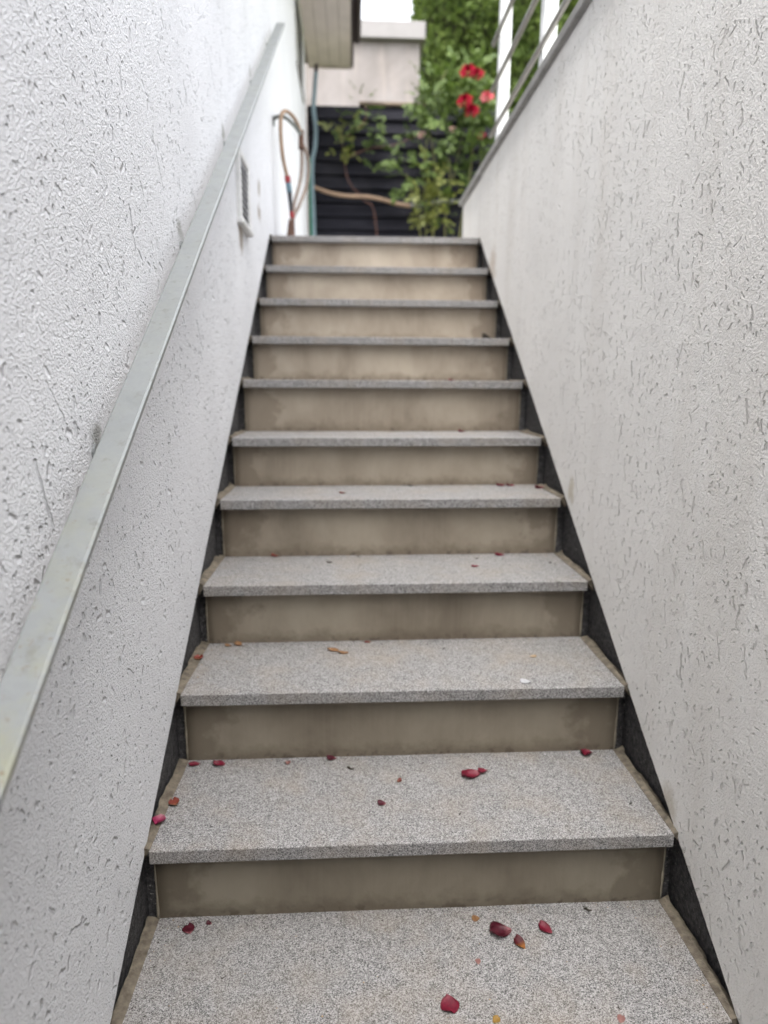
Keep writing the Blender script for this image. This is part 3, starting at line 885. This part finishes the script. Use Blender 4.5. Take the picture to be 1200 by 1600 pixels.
for c, r in (((1.345, 4.72, 3.335), .066), ((1.42, 4.72, 3.315), .056), ((1.325, 4.72, 3.115), .064), ((1.385, 4.72, 3.04), .060)):
    rose(bush, c, r, M['rose_red'])
rose(bush, (1.512, 4.74, 3.16), .054, M['rose_pink'])
rose(bush, (1.495, 4.84, 2.905), .036, M['rose_pink'])
rose(bush, (0.985, 4.86, 2.905), .034, M['rose_pale'])
rose(bush, (1.245, 4.86, 2.955), .026, M['rose_pale'])

climb = empty('climbing_rose', (0.6, 5.12, GZ), label='sparse climbing shoots with red-brown stems trailing over the dark fence boards', cat='climbing plant')
for cpts in ([(0.66, 5.15, GZ), (0.60, 5.14, 2.32), (0.50, 5.14, 2.46), (0.36, 5.14, 2.62), (0.32, 5.14, 2.85), (0.30, 5.13, 3.0)],
             [(0.30, 5.13, 2.95), (0.42, 5.12, 3.02), (0.52, 5.1, 3.12), (0.50, 5.1, 3.24)],
             [(0.34, 5.13, 2.8), (0.55, 5.12, 2.88), (0.75, 5.1, 2.90), (0.95, 5.05, 2.96), (1.05, 5.0, 2.98)]):
    bm = bmesh.new()
    tube(bm, smooth_path(cpts, 6), 0.008, 6, r1=0.004)
    obj('stem', bm, M['cane_red'], climb, smooth=True)
bm = bmesh.new()
for c, rad, n, mi in (((0.47, 5.07, 3.20), .08, 8, 0), ((0.51, 5.06, 3.04), .11, 18, 0), ((0.60, 5.06, 3.10), .05, 3, 0), ((0.36, 5.08, 3.05), .07, 8, 1), ((0.30, 5.08, 2.97), .09, 6, 1), ((0.33, 5.08, 2.88), .07, 7, 1),
                   ((0.46, 5.07, 2.82), .04, 4, 0), ((0.66, 5.06, 2.87), .06, 6, 0), ((0.72, 5.06, 2.80), .07, 9, 0), ((0.78, 5.05, 2.91), .06, 7, 0), ((0.90, 5.05, 2.96), .08, 10, 0), ((0.26, 5.08, 3.0), .05, 3, 0)):
    clump(c, rad, n, mi, 0.05)
obj('leaves', bm, [M['rose_leaf'], M['rose_leaf_yellow']], climb, kind='stuff')

# ------------------------------------------------------------------ hoses
hook = empty('hose_hook', (PL, 2.55, 2.13), label='curved grey iron hook on the left wall carrying the brown hose', cat='hook')
bm = bmesh.new()
tube(bm, smooth_path([(PL - 0.01, 2.50, 2.14), (0.02, 2.46, 2.145), (0.06, 2.46, 2.140), (0.10, 2.52, 2.125), (0.125, 2.55, 2.10), (0.135, 2.56, 2.12)], 5), 0.009, 8)
obj('arm', bm, M['iron'], hook, smooth=True)
obj('wall_plate', newbox(PL - 0.002, PL + 0.006, 2.48, 2.52, 2.12, 2.16, bev=0.002), M['iron'], hook)
hose = empty('garden_hose', (0.08, 2.5, TOPZ), label='brown garden hose looped on the left wall, with red and blue fittings', cat='hose')
bm = bmesh.new()
tube(bm, smooth_path([(0.062, 2.44, 1.86), (0.045, 2.40, 1.95), (0.040, 2.38, 2.06), (0.046, 2.40, 2.135), (0.070, 2.45, 2.165), (0.105, 2.52, 2.150), (0.128, 2.56, 2.10)], 6), 0.0095, 10)
obj('tube', bm, M['hose_tan'], hose, smooth=True)
for q in ([(0.125, 2.56, 2.06), (0.128, 2.57, 1.98), (0.118, 2.56, 1.88), (0.088, 2.52, 1.76), (0.078, 2.49, 1.66), (0.075, 2.48, 1.57)],
          [(0.133, 2.57, 2.06), (0.158, 2.60, 1.99), (0.150, 2.60, 1.88), (0.112, 2.55, 1.76), (0.082, 2.5, 1.68), (0.08, 2.47, 1.57)]):
    bm = bmesh.new()
    tube(bm, smooth_path(q, 6), 0.009, 10)
    obj('tube', bm, M['hose_brown'], hose, smooth=True)
def fitting(name, a, b, r, mat, r1=None):
    bm = bmesh.new()
    A, B = Vector(a), Vector(b)
    n = 6
    tube(bm, [A.lerp(B, i / n) for i in range(n + 1)], r, 12, r1=r1)
    obj(name, bm, mat, hose, smooth=True)
fitting('coupling', (0.128, 2.56, 2.12), (0.126, 2.56, 2.03), 0.014, M['rust'])
fitting('red_collar', (0.062, 2.44, 1.865), (0.066, 2.44, 1.835), 0.015, M['red_plastic'])
fitting('blue_sleeve', (0.066, 2.44, 1.834), (0.072, 2.44, 1.79), 0.014, M['blue_plastic'])
fitting('nozzle', (0.072, 2.44, 1.789), (0.078, 2.44, 1.70), 0.012, M['black_plastic'], 0.009)
fitting('red_collar', (0.080, 2.44, 1.70), (0.082, 2.44, 1.67), 0.012, M['red_plastic'])
fitting('tap_body', (0.078, 2.45, 1.665), (0.070, 2.46, 1.56), 0.015, M['rust'], 0.024)

th = empty('standing_hose', (0.05, 5.09, TOPZ), label='grey-blue hose hanging straight down the house corner beside the fence', cat='hose')
bm = bmesh.new()
tube(bm, smooth_path([(0.088, 5.09, 3.46), (0.072, 5.09, 3.30), (0.062, 5.09, 3.18), (0.078, 5.09, 3.03), (0.072, 5.09, 2.88), (0.045, 5.09, 2.76), (0.040, 5.09, 2.55), (0.048, 5.09, 2.30), (0.058, 5.09, TOPZ + 0.01)], 6), 0.018, 10)
obj('tube', bm, M['hose_teal'], th, smooth=True)
bm = bmesh.new()
tube(bm, smooth_path([(0.028, 5.085, 2.78), (0.022, 5.085, 2.5), (0.022, 5.085, 2.2), (0.026, 5.085, TOPZ + 0.01)], 6), 0.010, 10)
obj('green_tube', bm, M['hose_green'], th, smooth=True)
bm = bmesh.new()
tube(bm, [Vector((0.088, 5.09, 3.455)), Vector((0.092, 5.09, 3.52))], 0.017, 10)
obj('cap', bm, M['fascia'], th, smooth=True)
fh = empty('fence_hose', (0.6, 5.14, 2.45), label='tan hose slung level across the lower part of the dark fence', cat='hose')
bm = bmesh.new()
tube(bm, smooth_path([(0.03, 5.15, 2.57), (0.10, 5.14, 2.54), (0.22, 5.13, 2.505), (0.36, 5.13, 2.487), (0.52, 5.13, 2.485), (0.66, 5.13, 2.465), (0.80, 5.13, 2.430), (0.92, 5.13, 2.415)], 6), 0.017, 10)
obj('tube', bm, M['hose_tan'], fh, smooth=True)
bm = bmesh.new()
tube(bm, smooth_path([(0.915, 5.13, 2.416), (1.05, 5.13, 2.43), (1.20, 5.13, 2.455), (1.40, 5.13, 2.46)], 6), 0.0165, 10)
obj('grey_tube', bm, M['iron'], fh, smooth=True)

# ------------------------------------------------------------------ fallen petals, leaves and crumbs
def petal(x, k, yy, size, mat, name, label, cat, group, asp=0.7, curl=0.5, ang=None, z_extra=0.0, tear=1.0):
    y0, z0, rz = step(k)
    ymax = step(k + 1)[0] + NS - size * 0.45
    yy = min(yy, ymax)
    L, W_ = size, size * asp
    nu, nv = 7, 9
    bm = bmesh.new()
    uvl = bm.loops.layers.uv.new('UVMap')
    rnd = random.Random(hash((round(x, 3), k, round(yy, 3))) & 0xffff)
    sd = rnd.uniform(0, 50)
    twist = rnd.uniform(-0.35, 0.35)
    G = []
    for j in range(nv):
        v = j / (nv - 1)
        wv = (math.sin(PI * (0.06 + 0.90 * v)) ** 0.75) * (0.55 + 0.45 * v ** tear) * 0.5
        row = []
        for i in range(nu):
            u = i / (nu - 1) * 2 - 1
            e = 1 + 0.10 * noise.noise(Vector((u * 2, v * 3, sd)))
            px = u * wv * W_ * 1.5 * e
            py = (v - 0.5) * L * e
            pz = curl * L * (0.34 * u * u * (0.4 + v) * (0.8 + 0.4 * noise.noise(Vector((v * 2, sd, 0)))) + 0.35 * (v - 0.45) ** 2)
            pz += twist * u * (v - 0.5) * L * 0.5 + 0.05 * L * noise.noise(Vector((u * 1.6, v * 2.2, sd + 7)))
            row.append(bm.verts.new((px, py, pz)))
        G.append(row)
    for j in range(nv - 1):
        for i in range(nu - 1):
            f = bm.faces.new((G[j][i], G[j][i + 1], G[j + 1][i + 1], G[j + 1][i]))
            for l, (a, b) in zip(f.loops, ((i, j), (i + 1, j), (i + 1, j + 1), (i, j + 1))):
                l[uvl].uv = (a / (nu - 1), b / (nv - 1))
    lo = min(v.co.z for v in bm.verts)
    for v in bm.verts: v.co.z -= lo
    bm.normal_update()
    bmesh.ops.solidify(bm, geom=bm.faces[:], thickness=-0.0003)
    lo = min(v.co.z for v in bm.verts)
    for v in bm.verts: v.co.z -= lo
    o = obj(name, bm, mat, smooth=True, label=label, cat=cat, group=group)
    o.location = (x, yy, z0 + 0.0004 + z_extra)
    o.rotation_euler = (0, 0, rnd.uniform(0, 6.28) if ang is None else R(ang))
    return o

def crumb(x, k, yy, size, label, mat='twig', asp=0.32, ang=30):
    y0, z0, rz = step(k)
    yy = min(yy, step(k + 1)[0] + NS - size * 0.5)
    bm = bmesh.new()
    pts_ = [Vector(((i / 5 - .5) * size, 0.12 * size * math.sin(i * 1.7), size * asp * 0.35)) for i in range(6)]
    tube(bm, pts_, size * asp * 0.45, 6, r1=size * asp * 0.3)
    for v in bm.verts: v.co += Vector((random.gauss(0, 1), random.gauss(0, 1), random.gauss(0, 1))) * size * 0.03
    lo = min(v.co.z for v in bm.verts)
    for v in bm.verts: v.co.z -= lo
    o = obj('bark_bit', bm, P[mat], smooth=False, label=label, cat='debris', group='dark bits of bark on the treads')
    o.location = (x, yy, z0 + 0.0004)
    o.rotation_euler = (0, 0, R(ang))
    return o

GP = 'fallen rose petals on the treads'
GL = 'dry leaf bits on the treads'
rp, cp = 'rose_petal', 'petal'
# bottom tread (the one cut by the lower edge of the picture)
petal(0.065, 0, -0.025, 0.022, P['dark'], rp, 'squarish dark crimson petal near the left end of the lowest tread', cp, GP, 0.9, 0.25, 20)
petal(0.101, 0, -0.012, 0.012, P['dark'], rp, 'tiny dark red petal against the lowest riser, right of the squarish one', cp, GP, 0.7, 0.5, 70)
petal(0.658, 0, -0.058, 0.042, P['dark'], rp, 'large curled dark crimson petal with a pink fleck on the lowest tread', cp, GP, 0.72, 0.75, 95)
petal(0.688, 0, -0.084, 0.027, P['tip'], rp, 'small dark petal with an orange tip touching the large curled one', cp, GP, 0.62, 0.6, 25)
petal(0.745, 0, -0.054, 0.030, P['crimson'], rp, 'bright crimson oval petal right of the large curled one on the lowest tread', cp, GP, 0.62, 0.5, 38)
petal(0.539, 0, -0.197, 0.033, P['crimson'], rp, 'triangular crimson petal closest to the lower edge of the picture', cp, GP, 0.85, 0.35, 200)
petal(0.603, 0, -0.118, 0.011, P['pale'], rp, 'tiny dusty pink petal in the middle of the lowest tread', cp, GP, 0.8, 0.5)
petal(0.617, 0, -0.024, 0.016, P['orange'], 'leaf_bit', 'small dry orange leaf bit beside the lowest riser', 'leaf', GL, 0.8, 0.4)
petal(0.612, 0, -0.226, 0.014, P['yellow'], 'leaf_bit', 'small yellow leaf bit at the lower edge of the picture', 'leaf', GL, 0.8, 0.4)
petal(0.817, 0, -0.234, 0.014, P['pale'], rp, 'pale pink petal at the lower edge of the picture, right side', cp, GP, 0.8, 0.5)
crumb(0.843, 0, -0.014, 0.014, 'dark bark bit under the lowest riser at the right', ang=-30)
crumb(0.822, 0, -0.216, 0.007, 'dark crumb above the pale pink petal at the lower right edge', ang=-50)
crumb(0.80, 0, -0.04, 0.005, 'dark crumb right of the bright crimson oval petal')
crumb(0.90, 0, -0.035, 0.004, 'dark crumb in the rear right corner of the lowest tread')
crumb(0.38, 0, -0.05, 0.005, 'dark crumb left of centre on the lowest tread', ang=80)
crumb(0.15, 0, -0.13, 0.006, 'dark crumb at the left of the lowest tread in front of the squarish petal', ang=10)
# second tread
petal(0.020, 1, 0.250, 0.024, P['crimson'], rp, 'crimson petal in the rear left corner of the second tread', cp, GP, 0.6, 0.6, 100)
petal(0.076, 1, 0.248, 0.028, P['crimson'], rp, 'crimson petal second from the left along the second riser', cp, GP, 0.6, 0.7, 80)
petal(0.231, 1, 0.248, 0.015, P['pale'], rp, 'pale brownish curled petal below the second riser, left of centre', cp, GP, 0.8, 0.9)
petal(0.330, 1, 0.262, 0.022, P['dark'], rp, 'dark crimson petal against the second riser near its middle', cp, GP, 0.7, 0.6, 85)
petal(0.480, 1, 0.170, 0.012, P['redor'], rp, 'tiny dried brown-red petal at the middle of the second tread', cp, GP, 0.8, 0.8)
petal(0.438, 1, 0.096, 0.018, P['dark'], rp, 'dark red petal alone in the centre of the second tread', cp, GP, 0.8, 0.5, 80)
petal(0.012, 1, 0.112, 0.021, P['redor'], rp, 'heart-shaped dried orange-red petal at the left mortar joint of the second tread', cp, GP, 0.9, 0.6, 30, 0.003)
petal(-0.002, 1, 0.058, 0.031, P['pink'], rp, 'curled magenta pink petal lying on the left mortar joint of the second tread', cp, GP, 0.75, 0.8, 170, 0.003)
petal(0.640, 1, 0.182, 0.044, P['crimson'], rp, 'largest crimson petal on the second tread, right of centre', cp, GP, 0.62, 0.7, 105)
petal(0.668, 1, 0.192, 0.022, P['crimson'], rp, 'small crimson petal overlapping the largest one on the second tread', cp, GP, 0.6, 0.6, 95, 0.004)
petal(0.926, 1, 0.262, 0.030, P['crimson'], rp, 'folded red petal in the rear right corner of the second tread', cp, GP, 0.8, 0.9, 150)
petal(0.829, 1, 0.258, 0.006, P['white'], 'leaf_bit', 'tiny white speck below the second riser at the right', 'leaf', GL, 0.8, 0.2)
crumb(0.374, 1, 0.219, 0.016, 'thin dark twig right of the dark petal at the second riser', ang=-25)
crumb(0.595, 1, 0.057, 0.008, 'dark twig near the nosing of the second tread', ang=60)
crumb(0.954, 1, 0.074, 0.008, 'dark crumb near the right joint of the second tread')
crumb(0.43, 1, 0.20, 0.005, 'dark crumb between the twig and the brown-red petal')
crumb(0.54, 1, 0.235, 0.006, 'pale brown crumb below the second riser', ang=10)
# third tread
petal(-0.002, 2, 0.425, 0.022, P['redor'], 'leaf_bit', 'rust-brown leaf bit on the left mortar joint of the third tread', 'leaf', GL, 0.9, 0.5, None, 0.004)
petal(0.056, 2, 0.507, 0.017, P['orange'], 'leaf_bit', 'flat orange leaf bit at the rear left of the third tread', 'leaf', GL, 0.7, 0.4, 90)
petal(0.081, 2, 0.512, 0.023, P['orange'], 'leaf_bit', 'upturned orange leaf bit against the third riser', 'leaf', GL, 0.8, 0.8, 60)
petal(0.330, 2, 0.466, 0.030, P['orange'], 'leaf_bit', 'long pale orange leaf bit left of centre on the third tread', 'leaf', GL, 0.5, 0.5, 70)
petal(0.356, 2, 0.450, 0.026, P['orange'], 'leaf_bit', 'second pale orange leaf bit joined end to end with the long one', 'leaf', GL, 0.5, 0.5, 80)
petal(0.419, 2, 0.515, 0.016, P['redor'], rp, 'red-brown petal against the third riser near its middle', cp, GP, 0.6, 0.5, 90)
petal(0.834, 2, 0.411, 0.018, P['tan'], 'leaf_bit', 'tan leaf bit at the right of the third tread', 'leaf', GL, 0.7, 0.3)
petal(0.778, 2, 0.272, 0.026, P['white'], rp, 'white petal at the front edge of the third tread', cp, GP, 0.7, 0.3, 90)
crumb(0.617, 2, 0.467, 0.008, 'dark crumb right of centre on the third tread')
# fourth tread
petal(0.152, 3, 0.775, 0.024, P['redor'], rp, 'orange-red petal at the rear left of the fourth tread', cp, GP, 0.6, 0.7, 90)
petal(0.823, 3, 0.765, 0.026, P['crimson'], rp, 'crimson petal against the fourth riser at the right', cp, GP, 0.7, 0.7, 90)
petal(0.727, 3, 0.650, 0.023, P['crimson'], rp, 'crimson petal in front of the one at the fourth riser', cp, GP, 0.6, 0.5, 100)
crumb(0.315, 3, 0.700, 0.014, 'dark bark bit left of centre on the fourth tread', ang=0)
crumb(0.398, 3, 0.766, 0.009, 'dark crumb against the fourth riser left of its middle')
crumb(0.748, 3, 0.733, 0.009, 'dark crumb between the two crimson petals of the fourth tread')
crumb(0.952, 3, 0.679, 0.010, 'dark crumb near the right end of the fourth tread')
# fifth to seventh treads
petal(0.351, 4, 0.860, 0.020, P['redor'], rp, 'small dull red petal left of centre on the fifth tread', cp, GP, 0.6, 0.5, 90)
petal(0.870, 4, 0.990, 0.028, P['crimson'], rp, 'crimson petal against the fifth riser, left one of a touching pair', cp, GP, 0.6, 0.7, 90)
petal(0.902, 4, 0.992, 0.026, P['crimson'], rp, 'crimson petal against the fifth riser, right one of a touching pair', cp, GP, 0.6, 0.6, 90)
petal(0.985, 4, 0.940, 0.028, P['crimson'], rp, 'crimson petal at the right end of the fifth tread', cp, GP, 0.6, 0.7, 90)
crumb(0.573, 4, 0.995, 0.016, 'dark bark bit against the fifth riser', ang=0)
petal(0.775, 5, 1.225, 0.022, P['crimson'], rp, 'small red petal on the sixth tread, right of centre', cp, GP, 0.6, 0.9, 90)
petal(0.77, 6, 1.46, 0.022, P['crimson'], rp, 'small red petal on the seventh tread, right of centre', cp, GP, 0.6, 1.0, 90)
petal(0.962, 7, 1.700, 0.055, P['twig'], 'leaf_bit', 'blackish dead leaf in the right corner of the eighth tread', 'leaf', GL, 0.6, 1.3, 80)

# loose grit that has collected in the rear corners of the treads
rg = random.Random(11)
bm = bmesh.new()
for k in range(0, 7):
    y0, z0, rz = step(k)
    yr = step(k + 1)[0] + NS
    for _ in range(130):
        c = rg.random()
        if c < 0.5: x, y = rg.uniform(0.01, 0.99), yr - abs(rg.gauss(0, 0.014)) - 0.003
        elif c < 0.75: x, y = (0.012 + abs(rg.gauss(0, 0.03))) if rg.random() < 0.5 else (0.988 - abs(rg.gauss(0, 0.03))), rg.uniform(y0 + 0.02, yr - 0.005)
        else: x, y = rg.uniform(0.01, 0.99), rg.uniform(y0 + 0.02, yr - 0.005)
        r = rg.uniform(0.0006, 0.0017)
        cen = Vector((x, y, z0 + r * 0.6))
        ax = [Vector((rg.uniform(.6, 1.6), 0, 0)), Vector((0, rg.uniform(.6, 1.6), 0)), Vector((0, 0, rg.uniform(.4, .9)))]
        vv = [bm.verts.new(cen + a * r * sg) for a in ax for sg in (1, -1)]
        mi = rg.choice((0, 0, 1))
        for i in (0, 1):
            for j in (2, 3):
                for l in (4, 5):
                    f = bm.faces.new((vv[i], vv[j], vv[l]))
                    f.material_index = mi
bmesh.ops.recalc_face_normals(bm, faces=bm.faces)
obj('grit', bm, [P['twig'], P['tan']], kind='stuff', label='loose dark grit scattered on the treads and along the risers', cat='grit')
